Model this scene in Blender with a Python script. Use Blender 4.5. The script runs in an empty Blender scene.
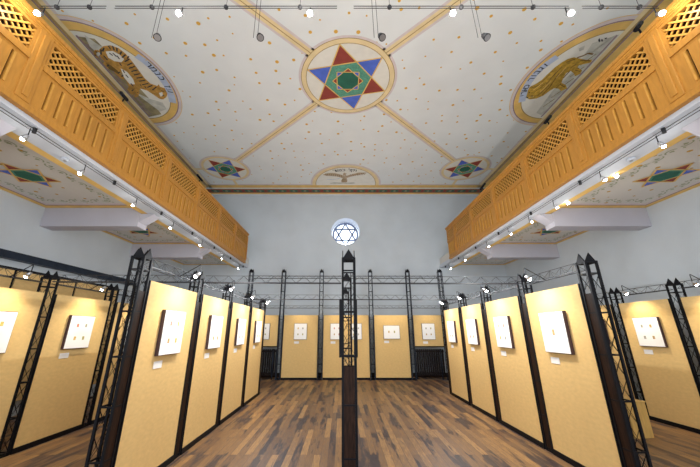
import bpy, bmesh, math, random
from mathutils import Vector, Matrix
random.seed(7)
PI = math.pi
SC = bpy.context.scene
COL = SC.collection

# ------------------------------------------------------------------ camera
H = 1.6; F = 300.0; PITCH = math.radians(18.0); VX = 342.0
cam_d = bpy.data.cameras.new('camera'); cam = bpy.data.objects.new('camera', cam_d); COL.objects.link(cam)
cam.location = (0, 0, H); cam.rotation_euler = (PI/2 + PITCH, 0, 0)
cam_d.sensor_width = 36; cam_d.lens = F/700*36; cam_d.shift_x = (350-VX)/700; cam_d.clip_start = 0.05
SC.camera = cam
CX = 0.10            # centre line of the hall
ZC = 7.32            # main ceiling
YF = 12.05           # far wall
XL, XR = -6.5, 6.66  # side walls
GL, GR = -3.78, 3.96 # gallery front planes
ZG = 4.10            # underside of gallery

def on_z(px, py, z):  # point of a horizontal plane that the photo shows at px, py
    u = (px-VX)/F; v = (233.5-py)/F
    d = Vector((u, math.cos(PITCH)-v*math.sin(PITCH), math.sin(PITCH)+v*math.cos(PITCH)))
    t = (z-H)/d.z
    return (d.x*t, d.y*t)

# ------------------------------------------------------------------ materials
def mat(name, col, rough=0.6, metal=0.0, var=0.08, scale=6.0, bump=0.0, bscale=40.0, stretch=(1,1,1), emit=None, es=0.0, spec=0.5):
    m = bpy.data.materials.new(name); m.use_nodes = True
    nt = m.node_tree; n = nt.nodes; l = nt.links
    b = n['Principled BSDF']
    b.inputs['Roughness'].default_value = rough; b.inputs['Metallic'].default_value = metal
    b.inputs['Specular IOR Level'].default_value = spec
    tc = n.new('ShaderNodeTexCoord'); mp = n.new('ShaderNodeMapping'); mp.inputs['Scale'].default_value = stretch
    l.new(tc.outputs['Object'], mp.inputs['Vector'])
    nz = n.new('ShaderNodeTexNoise'); nz.inputs['Scale'].default_value = scale; nz.inputs['Detail'].default_value = 5
    l.new(mp.outputs['Vector'], nz.inputs['Vector'])
    cr = n.new('ShaderNodeValToRGB')
    a = [max(0, c*(1-var)) for c in col]; c2 = [min(1, c*(1+var)) for c in col]
    cr.color_ramp.elements[0].position = 0.3; cr.color_ramp.elements[1].position = 0.7
    cr.color_ramp.elements[0].color = (*a, 1); cr.color_ramp.elements[1].color = (*c2, 1)
    l.new(nz.outputs['Fac'], cr.inputs['Fac']); l.new(cr.outputs['Color'], b.inputs['Base Color'])
    if bump:
        n2 = n.new('ShaderNodeTexNoise'); n2.inputs['Scale'].default_value = bscale; n2.inputs['Detail'].default_value = 4
        l.new(mp.outputs['Vector'], n2.inputs['Vector'])
        bp = n.new('ShaderNodeBump'); bp.inputs['Strength'].default_value = bump; bp.inputs['Distance'].default_value = 0.01
        l.new(n2.outputs['Fac'], bp.inputs['Height']); l.new(bp.outputs['Normal'], b.inputs['Normal'])
    if emit:
        b.inputs['Emission Color'].default_value = (*emit, 1); b.inputs['Emission Strength'].default_value = es
    m['cr'] = 1
    return m

def dotted(name, base, dot, scale, r, tint=None):
    m = mat(name, base, 0.8, var=0.03, scale=1.5)
    nt = m.node_tree; n = nt.nodes; l = nt.links; b = n['Principled BSDF']
    src = b.inputs['Base Color'].links[0].from_socket
    geo = n.new('ShaderNodeNewGeometry')
    vo = n.new('ShaderNodeTexVoronoi'); vo.voronoi_dimensions = '2D'; vo.inputs['Scale'].default_value = scale; vo.inputs['Randomness'].default_value = 0.75
    l.new(geo.outputs['Position'], vo.inputs['Vector'])
    ml = n.new('ShaderNodeMath'); ml.operation = 'MULTIPLY'
    sep = n.new('ShaderNodeSeparateColor'); l.new(vo.outputs['Color'], sep.inputs['Color'])
    l.new(sep.outputs['Red'], ml.inputs[0]); ml.inputs[1].default_value = r*0.75
    ad = n.new('ShaderNodeMath'); ad.operation = 'ADD'; l.new(ml.outputs[0], ad.inputs[0]); ad.inputs[1].default_value = r*0.5
    lt = n.new('ShaderNodeMath'); lt.operation = 'LESS_THAN'; l.new(vo.outputs['Distance'], lt.inputs[0]); l.new(ad.outputs[0], lt.inputs[1])
    mx = n.new('ShaderNodeMixRGB'); l.new(lt.outputs[0], mx.inputs['Fac']); l.new(src, mx.inputs['Color1']); mx.inputs['Color2'].default_value = (*dot, 1)
    l.new(mx.outputs['Color'], b.inputs['Base Color'])
    return m

def floor_mat():
    m = bpy.data.materials.new('plank_floor'); m.use_nodes = True
    nt = m.node_tree; n = nt.nodes; l = nt.links; b = n['Principled BSDF']
    geo = n.new('ShaderNodeNewGeometry')
    mp = n.new('ShaderNodeMapping'); mp.inputs['Rotation'].default_value = (0, 0, PI/2)
    l.new(geo.outputs['Position'], mp.inputs['Vector'])
    br = n.new('ShaderNodeTexBrick'); br.inputs['Scale'].default_value = 1.0
    br.inputs['Brick Width'].default_value = 1.1; br.inputs['Row Height'].default_value = 0.095
    br.inputs['Mortar Size'].default_value = 0.0025; br.inputs['Bias'].default_value = 0.0
    br.inputs['Color1'].default_value = (0.0, 0.0, 0.0, 1); br.inputs['Color2'].default_value = (1, 1, 1, 1); br.inputs['Mortar'].default_value = (0.1, 0.1, 0.1, 1)
    br.offset = 0.37; br.squash = 1.0
    l.new(mp.outputs['Vector'], br.inputs['Vector'])
    st = n.new('ShaderNodeMapping'); st.inputs['Scale'].default_value = (9, 1.1, 1); l.new(geo.outputs['Position'], st.inputs['Vector'])
    gr = n.new('ShaderNodeTexNoise'); gr.inputs['Scale'].default_value = 5; gr.inputs['Detail'].default_value = 6; gr.inputs['Roughness'].default_value = 0.65
    l.new(st.outputs['Vector'], gr.inputs['Vector'])
    a = n.new('ShaderNodeMath'); a.operation = 'MULTIPLY_ADD'; l.new(br.outputs['Color'], a.inputs[0]); a.inputs[1].default_value = 0.42
    s2 = n.new('ShaderNodeMath'); s2.operation = 'MULTIPLY'; l.new(gr.outputs['Fac'], s2.inputs[0]); s2.inputs[1].default_value = 0.75
    l.new(s2.outputs[0], a.inputs[2])
    cr = n.new('ShaderNodeValToRGB'); e = cr.color_ramp.elements
    e[0].position = 0.18; e[0].color = (0.045, 0.030, 0.028, 1); e[1].position = 0.95; e[1].color = (0.47, 0.27, 0.105, 1)
    k = e.new(0.42); k.color = (0.14, 0.08, 0.05, 1); k = e.new(0.68); k.color = (0.24, 0.135, 0.062, 1)
    l.new(a.outputs[0], cr.inputs['Fac'])
    # worn dark patches, whole planks at a time
    wp = n.new('ShaderNodeMapping'); wp.inputs['Scale'].default_value = (7.5, 1.0, 1); l.new(geo.outputs['Position'], wp.inputs['Vector'])
    wn = n.new('ShaderNodeTexNoise'); wn.inputs['Scale'].default_value = 1.0; wn.inputs['Detail'].default_value = 4; wn.inputs['Roughness'].default_value = 0.6
    l.new(wp.outputs['Vector'], wn.inputs['Vector'])
    wr = n.new('ShaderNodeValToRGB'); wr.color_ramp.elements[0].position = 0.535; wr.color_ramp.elements[1].position = 0.60
    wa = n.new('ShaderNodeMath'); wa.operation = 'MULTIPLY_ADD'; l.new(br.outputs['Color'], wa.inputs[0]); wa.inputs[1].default_value = -0.16; wb = n.new('ShaderNodeMath'); wb.operation = 'ADD'; l.new(wn.outputs['Fac'], wb.inputs[0]); wb.inputs[1].default_value = 0.075; l.new(wb.outputs[0], wa.inputs[2]); l.new(wa.outputs[0], wr.inputs['Fac'])
    mf = n.new('ShaderNodeMath'); mf.operation = 'MULTIPLY'; l.new(wr.outputs['Color'], mf.inputs[0]); mf.inputs[1].default_value = 0.9
    mx = n.new('ShaderNodeMixRGB'); l.new(mf.outputs[0], mx.inputs['Fac']); l.new(cr.outputs['Color'], mx.inputs['Color1']); mx.inputs['Color2'].default_value = (0.035, 0.028, 0.038, 1)
    l.new(mx.outputs['Color'], b.inputs['Base Color'])
    rr = n.new('ShaderNodeMapRange'); rr.inputs['To Min'].default_value = 0.30; rr.inputs['To Max'].default_value = 0.55
    l.new(gr.outputs['Fac'], rr.inputs['Value']); l.new(rr.outputs[0], b.inputs['Roughness'])
    bp = n.new('ShaderNodeBump'); bp.inputs['Strength'].default_value = 0.25; bp.inputs['Distance'].default_value = 0.01
    l.new(a.outputs[0], bp.inputs['Height']); l.new(bp.outputs['Normal'], b.inputs['Normal'])
    return m

M = {}
M['floor'] = floor_mat()
M['wall'] = mat('plaster_wall', (0.545, 0.60, 0.65), 0.85, var=0.05, scale=1.2, bump=0.15, bscale=25)
M['white'] = mat('white_plaster', (0.60, 0.64, 0.71), 0.8, var=0.03, scale=2)
M['lilac'] = mat('beam_plaster', (0.50, 0.49, 0.55), 0.8, var=0.03, scale=2)
M['ceil'] = dotted('ceiling_plaster_with_gold_dots', (0.80, 0.82, 0.81), (0.74, 0.42, 0.06), 2.25, 0.075)
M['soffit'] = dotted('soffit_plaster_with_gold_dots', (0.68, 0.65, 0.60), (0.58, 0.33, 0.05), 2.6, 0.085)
M['gold'] = mat('ochre_paint', (0.80, 0.52, 0.15), 0.7, var=0.12, scale=4)
M['goldpale'] = mat('pale_ochre_paint', (0.83, 0.66, 0.36), 0.7, var=0.08, scale=4)
M['brownpaint'] = mat('brown_paint', (0.42, 0.27, 0.10), 0.7, var=0.2, scale=5)
M['pink'] = mat('pink_line_paint', (0.70, 0.61, 0.60), 0.8, var=0.06)
M['mauve'] = mat('mauve_paint', (0.30, 0.19, 0.24), 0.8, var=0.1)
M['cream'] = mat('cream_paint', (0.80, 0.77, 0.69), 0.8, var=0.04)
M['red'] = mat('dark_red_paint', (0.30, 0.045, 0.03), 0.7, var=0.12)
M['blue'] = mat('blue_paint', (0.08, 0.15, 0.62), 0.7, var=0.12)
M['green'] = mat('green_paint', (0.10, 0.32, 0.22), 0.7, var=0.25, scale=30)
M['dgreen'] = mat('dark_green_paint', (0.015, 0.13, 0.08), 0.7, var=0.15)
M['leaf'] = mat('leaf_green_paint', (0.34, 0.38, 0.24), 0.8, var=0.15)
M['olive'] = mat('olive_ground_paint', (0.30, 0.25, 0.13), 0.8, var=0.35, scale=8)
M['tiger'] = mat('tawny_paint', (0.52, 0.27, 0.05), 0.75, var=0.3, scale=12)
M['lion'] = mat('lion_gold_paint', (0.50, 0.30, 0.035), 0.75, var=0.4, scale=14)
M['liondark'] = mat('dark_brown_and_shade_paint', (0.20, 0.11, 0.02), 0.75, var=0.2)
M['ink'] = mat('black_paint', (0.03, 0.03, 0.035), 0.7, var=0.1)
M['scroll'] = mat('pale_blue_scroll_paint', (0.50, 0.57, 0.72), 0.8, var=0.08)
M['rock'] = mat('grey_rock_paint', (0.58, 0.57, 0.50), 0.8, var=0.2, scale=7)
M['eagle'] = mat('eagle_brown_paint', (0.50, 0.38, 0.25), 0.8, var=0.2, scale=9)
M['wood'] = mat('honey_pine', (0.47, 0.215, 0.036), 0.45, var=0.10, scale=5, stretch=(6, 6, 1.2), spec=.3)
M['woodlight'] = mat('honey_pine_lattice', (0.58, 0.29, 0.05), 0.45, var=0.12, scale=9)
M['gapshade'] = mat('dark_gap_shade', (0.022, 0.011, 0.005), 0.8, var=0.2, spec=.1)  # near-black colour stands in for shade behind the lattice and in board gaps
M['board'] = mat('mustard_fabric_board', (0.71, 0.485, 0.20), 0.85, var=0.06, scale=14, stretch=(1, 1, 2), bump=0.12, bscale=220)
M['black'] = mat('black_steel', (0.006, 0.006, 0.008), 0.5, var=0.2, spec=.12)
M['bluesteel'] = mat('blue_black_steel', (0.010, 0.018, 0.034), 0.45, var=0.2, spec=.25)
M['truss'] = mat('grey_black_truss_steel', (0.02, 0.02, 0.024), 0.45, var=0.2, spec=.3)
M['infill'] = mat('dark_brown_infill', (0.022, 0.010, 0.006), 0.55, var=0.5, scale=10, stretch=(8, 8, 1), spec=.12)
M['chrome'] = mat('grey_metal', (0.42, 0.42, 0.43), 0.3, metal=0.8, var=0.05)
M['cable'] = mat('dark_cable', (0.03, 0.03, 0.033), 0.5, var=0.05, spec=.2)
M['mount'] = mat('white_mount', (0.92, 0.92, 0.93), 0.8, var=0.01)
M['frame'] = mat('dark_frame', (0.05, 0.025, 0.03), 0.4, var=0.1)
M['card'] = mat('white_card', (0.85, 0.83, 0.82), 0.8, var=0.01)
M['bulb'] = mat('lit_bulb', (1, 1, 1), 0.3, emit=(1, 0.97, 0.9), es=60)
M['glass'] = mat('bright_window_glass', (0.9, 0.95, 1), 0.3, emit=(0.86, 0.95, 1.0), es=1.35)
M['leadgrey'] = mat('grey_glazing_bar', (0.16, 0.20, 0.32), 0.5, var=0.05)
M['pine'] = mat('pale_pine', (0.52, 0.33, 0.10), 0.5, var=0.15, scale=5, stretch=(8, 8, 1))
M['radiator'] = mat('dark_radiator', (0.012, 0.009, 0.009), 0.5, var=0.15, spec=.15)
M['pane'] = mat('daylight_glass', (0.8, 0.9, 1), 0.2, emit=(0.85, 0.93, 1.0), es=1.6)
STAMPS = [mat('stamp_'+c, v, 0.7, var=0.35, scale=60) for c, v in (('tan', (0.50, 0.34, 0.16)), ('rose', (0.55, 0.22, 0.18)), ('olive', (0.42, 0.38, 0.15)), ('ochre', (0.62, 0.44, 0.14)), ('slate', (0.33, 0.33, 0.30)))]

# ------------------------------------------------------------------ mesh helpers
class MB:
    def __init__(s): s.bm = bmesh.new(); s.mats = []
    def mi(s, m):
        if m not in s.mats: s.mats.append(m)
        return s.mats.index(m)
    def face(s, pts, m):
        vs = [s.bm.verts.new(p) for p in pts]
        f = s.bm.faces.new(vs); f.material_index = s.mi(m); return f
    def box(s, x0, x1, y0, y1, z0, z1, m):
        v = [s.bm.verts.new((x, y, z)) for z in (z0, z1) for y in (y0, y1) for x in (x0, x1)]
        for q in ((0,2,3,1), (4,5,7,6), (0,1,5,4), (2,6,7,3), (0,4,6,2), (1,3,7,5)):
            f = s.bm.faces.new([v[i] for i in q]); f.material_index = s.mi(m)
    def bar(s, p, q, w, m, h=None, up=(0, 0, 1)):
        p, q = Vector(p), Vector(q); d = (q-p)
        if d.length < 1e-6: return
        d.normalize(); u = Vector(up)
        if abs(d.dot(u)) > 0.98: u = Vector((0, 1, 0))
        a = d.cross(u).normalized(); b = a.cross(d).normalized(); h = h or w
        o = [a*w/2+b*h/2, -a*w/2+b*h/2, -a*w/2-b*h/2, a*w/2-b*h/2]
        v = [s.bm.verts.new(p+k) for k in o]+[s.bm.verts.new(q+k) for k in o]
        for f in ((3,2,1,0), (4,5,6,7), (0,1,5,4), (1,2,6,5), (2,3,7,6), (3,0,4,7)):
            fc = s.bm.faces.new([v[i] for i in f]); fc.material_index = s.mi(m)
    def tube(s, p, q, r0, r1, m, n=10):
        p, q = Vector(p), Vector(q); d = (q-p).normalized(); u = Vector((0, 0, 1)) if abs(d.z) < .9 else Vector((0, 1, 0))
        a = d.cross(u).normalized(); b = a.cross(d)
        A = [s.bm.verts.new(p+(a*math.cos(t)+b*math.sin(t))*r0) for t in [2*PI*i/n for i in range(n)]]
        B = [s.bm.verts.new(q+(a*math.cos(t)+b*math.sin(t))*r1) for t in [2*PI*i/n for i in range(n)]]
        for i in range(n):
            f = s.bm.faces.new((A[i], B[i], B[(i+1)%n], A[(i+1)%n])); f.material_index = s.mi(m); f.smooth = True
        s.bm.faces.new(A).material_index = s.mi(m); s.bm.faces.new(B[::-1]).material_index = s.mi(m)
    def ball(s, c, r, m, n=8):
        res = bmesh.ops.create_uvsphere(s.bm, u_segments=n+4, v_segments=n, radius=r, matrix=Matrix.Translation(c))
        for v in res['verts']:
            for f in v.link_faces: f.material_index = s.mi(m); f.smooth = True
    def prism(s, pts, z0, z1, m):      # outline in xy, extruded
        A = [s.bm.verts.new((x, y, z0)) for x, y in pts]; B = [s.bm.verts.new((x, y, z1)) for x, y in pts]; n = len(pts)
        s.bm.faces.new(A[::-1]).material_index = s.mi(m); s.bm.faces.new(B).material_index = s.mi(m)
        for i in range(n): s.bm.faces.new((A[i], A[(i+1)%n], B[(i+1)%n], B[i])).material_index = s.mi(m)
    def build(s, name, parent=None, loc=None, norm=True, bevel=0):
        if norm: bmesh.ops.recalc_face_normals(s.bm, faces=s.bm.faces)
        me = bpy.data.meshes.new(name); s.bm.to_mesh(me); s.bm.free()
        for m in s.mats: me.materials.append(m)
        o = bpy.data.objects.new(name, me); COL.objects.link(o)
        if parent: o.parent = parent
        if loc: o.location = loc
        if bevel:
            b = o.modifiers.new('bevel', 'BEVEL'); b.width = bevel; b.segments = 2; b.limit_method = 'ANGLE'
        return o
def tag(o, label=None, cat=None, group=None, kind=None):
    if label: o['label'] = label
    if cat: o['category'] = cat
    if group: o['group'] = group
    if kind: o['kind'] = kind
    return o
def empty(name, loc, rz=0):
    o = bpy.data.objects.new(name, None); COL.objects.link(o); o.location = loc; o.rotation_euler = (0, 0, rz); o.empty_display_size = 0.1
    return o
def copy_tree(o, parent=None):
    c = o.copy(); COL.objects.link(c)
    if parent: c.parent = parent
    for ch in list(o.children): copy_tree(ch, c)
    return c
def struct(o): o['kind'] = 'structure'; return o

# ------------------------------------------------------------------ room shell
YB = -1.3
mb = MB(); mb.box(XL-.3, XR+.3, YB, YF+.3, -0.2, 0, M['floor']); struct(mb.build('floor'))
# far wall with a round opening
WX, WZ, WR = 0.15, 5.62, 0.60
mb = MB()
ring = [(WX+WR*math.cos(t), WZ+WR*math.sin(t)) for t in [2*PI*i/48 for i in range(48)]]
def far_face(y, m):
    # split the wall round the opening into top and bottom halves
    x0, x1 = XL-.3, XR+.3
    up = [(x0, WZ), (x0, ZC), (x1, ZC), (x1, WZ)] + ring[0:25]
    dn = [(x1, WZ), (x1, 0), (x0, 0), (x0, WZ)] + ring[24:48] + [ring[0]]
    mb.face([(a, y, b) for a, b in up], m); mb.face([(a, y, b) for a, b in dn], m)
far_face(YF, M['wall']); far_face(YF+.60, M['wall'])
for i in range(48):
    a, b = ring[i], ring[(i+1) % 48]
    mb.face([(a[0], YF, a[1]), (b[0], YF, b[1]), (b[0], YF+.60, b[1]), (a[0], YF+.60, a[1])], M['white'])
struct(mb.build('wall_far', norm=False))
# side walls
for nm, x, sg in (('wall_left', XL, -1), ('wall_right', XR, 1)):
    mb = MB(); t0, t1 = (x-.3, x) if sg < 0 else (x, x+.3)
    mb.box(t0, t1, YB, YF, 0, ZC, M['wall']); struct(mb.build(nm))

# round window: pane, ring and star of glazing bars set back in the wall
w = empty('window_1', (WX, YF, WZ)); struct(w)
mb = MB(); n = 40; y = .58
mb.face([(.60*math.cos(2*PI*i/n), y, .60*math.sin(2*PI*i/n)) for i in range(n)], M['glass']); mb.build('pane', w)
mb = MB()
def vring(mb, cx, cz, r, wd, y0, dp, m, n=40):
    for i in range(n):
        a, b = 2*PI*i/n, 2*PI*(i+1)/n
        mb.bar((cx+r*math.cos(a), y0, cz+r*math.sin(a)), (cx+r*math.cos(b), y0, cz+r*math.sin(b)), wd, m, h=dp, up=(0, 1, 0))
vring(mb, 0.0, -.0, .53, .075, .52, .07, M['leadgrey'])
for off in (90, 270):
    t = [(.51*math.cos(math.radians(off+120*k)), -.0+.51*math.sin(math.radians(off+120*k))) for k in range(3)]
    for k in range(3):
        a, b = t[k], t[(k+1) % 3]; mb.bar((a[0], .52, a[1]), (b[0], .52, b[1]), .06, M['leadgrey'], h=.03, up=(0, 1, 0))
mb.build('glazing_star', w)

# ------------------------------------------------------------------ painted ceiling
mb = MB(); mb.box(XL-.3, XR+.3, YB, YF+.3, ZC, ZC+.2, M['ceil']); ceil = struct(mb.build('ceiling'))
class Paint:                     # thin coats of paint on the underside of a horizontal surface
    def __init__(s, z): s.mb = MB(); s.z = z
    def poly(s, pts, m, layer=1): s.mb.face([(x, y, s.z-.0015*layer) for x, y in pts], m)
    def ring(s, cx, cy, r0, r1, m, layer=1, a0=0, a1=2*PI, ax=1, ay=1, n=64):
        for i in range(n):
            a, b = a0+(a1-a0)*i/n, a0+(a1-a0)*(i+1)/n
            q = [(cx+r*math.cos(t)*ax, cy+r*math.sin(t)*ay) for r, t in ((r0, a), (r1, a), (r1, b), (r0, b))]
            if r0 == 0: q = q[1:] if False else [q[0], q[1], q[2]]
            s.poly(q, m, layer)
    def line(s, a, b, w, m, layer=1):
        a, b = Vector(a), Vector(b); d = (b-a).normalized(); nn = Vector((-d.y, d.x))*w/2
        s.poly([a+nn, b+nn, b-nn, a-nn], m, layer)
    def path(s, pts, w, m, layer=1):
        for i in range(len(pts)-1): s.line(pts[i], pts[i+1], w, m, layer)
    def build(s, name, parent, label=None):
        o = s.mb.build(name, parent, norm=False)
        if label: o['label'] = label
        return o
def star(P, cx, cy, r, ang, layer=4, inner=True, lw=.028):
    def tip(k, rr=1.0): a = math.radians(ang+60*k); return (cx+r*rr*math.cos(a), cy+r*rr*math.sin(a))
    q = r/math.sqrt(3)
    def hx(k): a = math.radians(ang+60*k+30); return (cx+q*math.cos(a), cy+q*math.sin(a))
    for k in range(6): P.poly([tip(k), hx(k), hx(k-1)], M['red'] if k % 2 == 0 else M['blue'], layer)
    P.poly([hx(k) for k in range(6)], M['green'], layer)
    for o in (0, 1):
        for k in range(3): P.line(tip(o+2*k), tip(o+2*k+2), r*lw, M['gold'], layer+3)
    if inner:
        for j, (mm, of) in enumerate(((M['blue'], 45), (M['red'], 0))):
            rr = r*.37; c = [(cx+rr*math.cos(math.radians(of+90*k)), cy+rr*math.sin(math.radians(of+90*k))) for k in range(4)]
            P.poly(c, mm, layer+1+j)
            for k in range(4): P.line(c[k], c[(k+1) % 4], r*.02, M['gold'], layer+4)
        rr = r*.285; P.poly([(cx+rr*math.cos(math.radians(22.5+45*k)), cy+rr*math.sin(math.radians(22.5+45*k))) for k in range(8)], M['dgreen'], layer+3)
CM = (0.14, 5.72)
P = Paint(ZC)
P.ring(*CM, 1.10, 1.17, M['pink'], 1); P.ring(*CM, 0, .99, M['cream'], 2, n=48); P.ring(*CM, 1.0, 1.10, M['goldpale'], 3)
P.ring(*CM, .985, 1.0, M['brownpaint'], 3); P.ring(*CM, 1.10, 1.115, M['brownpaint'], 3)
star(P, *CM, .985, 259)
P.build('central_star_medallion', ceil, 'large round medallion with red, blue and green six-pointed star')
SM = [(CX-4.42, 9.85), (CX+4.46, 9.85), (CX-4.42, 1.6), (CX+4.46, 1.6)]
for i, (sx, sy) in enumerate(SM):
    P = Paint(ZC)
    P.ring(sx, sy, .84, .90, M['pink'], 1); P.ring(sx, sy, 0, .76, M['cream'], 4, n=40); P.ring(sx, sy, .75, .84, M['goldpale'], 5)
    star(P, sx, sy, .74, 0 if sx < 0 else 180, 6)
    P.build('corner_star_medallion', ceil, 'smaller round star medallion near a corner of the ceiling')
P = Paint(ZC)
BX0, BX1, BY0, BY1 = CX-5.55, CX+5.55, 0.15, 11.14
for sx, sy in SM:
    a = Vector(CM); b = Vector((sx, sy)); d = (b-a).normalized(); s0 = a+d*1.1; s1 = b-d*.84
    P.line(s0, s1, .26, M['pink'], 1); P.line(s0, s1, .155, M['goldpale'], 2); P.line(s0, s1, .018, M['brownpaint'], 3)
    ox = BX0 if sx < CX else BX1; oy = BY1 if sy > 5 else BY0
    P.line((sx+(.8 if ox > sx else -.8), sy), (ox, sy), .11, M['goldpale'], 2)
    P.line((sx, sy+(.8 if oy > sy else -.8)), (sx, oy), .11, M['goldpale'], 2)
P.build('diagonal_bands', ceil, 'ochre painted bands crossing the ceiling')
# border
P = Paint(ZC)
def rect(m, x0, x1, y0, y1, l): P.poly([(x0, y0), (x1, y0), (x1, y1), (x0, y1)], m, l)
rect(M['gold'], BX0-.12, BX1+.12, 11.14, 11.37, 3); rect(M['pink'], BX0, BX1, 11.06, 11.14, 1)
rect(M['cream'], BX0, BX1, 11.37, 11.50, 1)
rect(M['red'], BX0-.9, BX1+.9, 11.50, 11.86, 2); rect(M['gold'], BX0-.9, BX1+.9, 11.86, 12.04, 2)
rect(M['brownpaint'], BX0-.9, BX1+.9, 11.49, 11.53, 3); rect(M['brownpaint'], BX0-.9, BX1+.9, 11.83, 11.87, 3)
x = BX0-.7
while x < BX1+.7:
    P.poly([(x, 11.68), (x+.14, 11.59), (x+.34, 11.59), (x+.48, 11.68), (x+.34, 11.77), (x+.14, 11.77)], M['dgreen'], 4)
    P.poly([(x+.15, 11.68), (x+.24, 11.63), (x+.33, 11.68), (x+.24, 11.73)], M['leaf'], 5); x += .48
for s, bx in ((-1, BX0), (1, BX1)):
    def r(a, b, m, l):
        a, b = bx+s*a, bx+s*b; rect(m, min(a, b), max(a, b), BY0, BY1+.23, l)
    r(-.06, 0, M['pink'], 1); r(0, .10, M['goldpale'], 3); r(.10, .17, M['brownpaint'], 1); r(.17, .20, M['mauve'], 2); r(.20, .42, M['gold'], 2); r(.42, .45, M['mauve'], 3); r(.45, .95, M['liondark'], 2)  # outermost dark brown strip is shade painted onto the ceiling edge
P.build('painted_border', ceil, 'ochre and dark red patterned border')

# letters as flat painted shapes
def glyphs(P, text, centers, size, layer, m):
    for ch, (x, y, ang) in zip(text, centers):
        cu = bpy.data.curves.new('letter', 'FONT'); cu.body = ch; cu.size = size; cu.align_x = 'CENTER'; cu.resolution_u = 2; cu.offset = size*.012
        ob = bpy.data.objects.new('letter', cu); COL.objects.link(ob)
        dg = bpy.context.evaluated_depsgraph_get(); me = bpy.data.meshes.new_from_object(ob.evaluated_get(dg))
        c, sn = math.cos(ang), math.sin(ang)
        for f in me.polygons:
            pts = []
            for vi in f.vertices:
                v = me.vertices[vi].co; u, w = -v.x, v.y - size*.3       # mirrored: read from below
                pts.append((x+u*c-w*sn, y+u*sn+w*c))
            P.poly(pts, m, layer)
        bpy.data.objects.remove(ob); bpy.data.curves.remove(cu); bpy.data.meshes.remove(me)
def arc_text(P, text, px, size, toward, layer=8):
    # px: the first and last letters of the scroll's centre line on the ceiling, in plan
    n = len(text); L = [0]
    for i in range(len(px)-1): L.append(L[-1]+(Vector(px[i+1])-Vector(px[i])).length)
    cs = []
    for k in range(n):
        t = L[-1]*(k+.5)/n; i = max(j for j in range(len(px)-1) if L[j] <= t)
        f = (t-L[i])/(L[i+1]-L[i]); p = Vector(px[i]).lerp(Vector(px[i+1]), f); d = Vector(px[i+1])-Vector(px[i])
        # reading direction of hebrew runs along d; letter top points to `toward`
        up = Vector((-d.y, d.x)).normalized()
        if up.dot(Vector(toward)-p) < 0: up = -up
        cs.append((p.x, p.y, math.atan2(up.y, up.x)-PI/2))
    glyphs(P, text, cs, size, layer, M['ink'])

def Z(pts, ox, oy, k): return [on_z(ox+a/k, oy+b/k, ZC) for a, b in pts]
LY, LA, LB = 5.75, 1.50, 1.27
def lunette(sx, bx):
    P = Paint(ZC); a0, a1 = (-PI/2, PI/2) if sx < 0 else (PI/2, 3*PI/2)
    def rg(r0, r1, m, l): P.ring(bx, LY, r0, r1, m, l, a0, a1, ax=LB, ay=LA, n=40)
    rg(0, .87, M['cream'], 2); rg(.87, 1.0, M['gold'], 4); rg(.865, .88, M['brownpaint'], 5); rg(1.0, 1.018, M['mauve'], 3); rg(1.018, 1.07, M['pink'], 3); rg(1.07, 1.08, M['gold'], 3)
    return P
# left: tiger
P = lunette(-1, BX0); T = lambda pts: Z(pts, 60, 10, 3.892)
def xclip(pts, lo=None, hi=None):
    return [(max(x, lo) if lo is not None else x, y) for x, y in pts]
P.poly([(BX0+.02, LY-1.18), (BX0+.36, LY-1.12), (BX0+.46, LY-.4), (BX0+.44, LY+.2), (BX0+.48, LY+.8), (BX0+.44, LY+1.14), (BX0+.02, LY+1.25)], M['olive'], 3)
for k in range(7):
    y0 = LY-1.0+.3*k; P.line((BX0+.10+.03*(k % 3), y0), (BX0+.16+.02*(k % 2), y0+.34), .025, M['mauve'], 4)
P.line((BX0+.05, LY-1.2), (BX0+.05, LY+1.25), .035, M['mauve'], 4)
P.poly(T([(95, 95), (150, 135), (185, 150), (160, 175), (120, 150)]), M['rock'], 4)
P.poly(T([(290, 318), (350, 345), (400, 360), (415, 385), (390, 395), (330, 350)]), M['rock'], 4)
P.poly(T([(150, 155), (168, 140), (195, 136), (228, 147), (255, 168), (282, 200), (308, 235), (330, 265), (352, 285), (380, 295), (402, 308), (411, 325), (405, 343), (388, 345), (366, 330), (340, 313), (315, 305), (300, 318), (283, 322), (270, 300), (258, 275), (243, 248), (222, 232), (198, 222), (180, 205), (163, 190), (152, 172)]), M['tiger'], 5)
P.poly(T([(178, 160), (205, 158), (232, 172), (250, 190), (240, 202), (212, 198), (188, 184)]), M['cream'], 6)
P.poly(T([(236, 226), (262, 240), (285, 268), (292, 288), (272, 288), (250, 262)]), M['cream'], 6)
P.poly(T([(130, 150), (150, 148), (158, 170), (150, 180), (135, 168)]), M['rock'], 6)
P.poly(T([(180, 205), (200, 215), (225, 235), (232, 250), (214, 240), (190, 228)]), M['liondark'], 6)
P.poly(T([(385, 322), (398, 318), (402, 332), (392, 336)]), M['cream'], 6)
P.poly(T([(378, 296), (384, 288), (390, 298), (404, 302), (412, 300), (412, 310), (419, 324), (414, 338), (402, 347), (388, 345), (376, 334), (370, 314)]), M['tiger'], 5.5)
P.poly(T([(300, 300), (310, 316), (306, 334), (294, 340), (288, 333), (294, 326), (286, 312)]), M['tiger'], 5.3)
P.poly(T([(268, 296), (278, 312), (292, 322), (290, 330), (276, 326), (262, 308)]), M['tiger'], 6.5)
P.poly(T([(222, 228), (238, 250), (252, 262), (250, 270), (234, 264), (214, 246), (206, 230)]), M['tiger'], 5.5)
P.poly(T([(176, 196), (186, 214), (204, 222), (202, 232), (184, 226), (168, 206)]), M['tiger'], 5.4)
P.path(T([(156, 162), (144, 156), (136, 164), (138, 176), (148, 184)]), .05, M['tiger'], 7)
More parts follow.
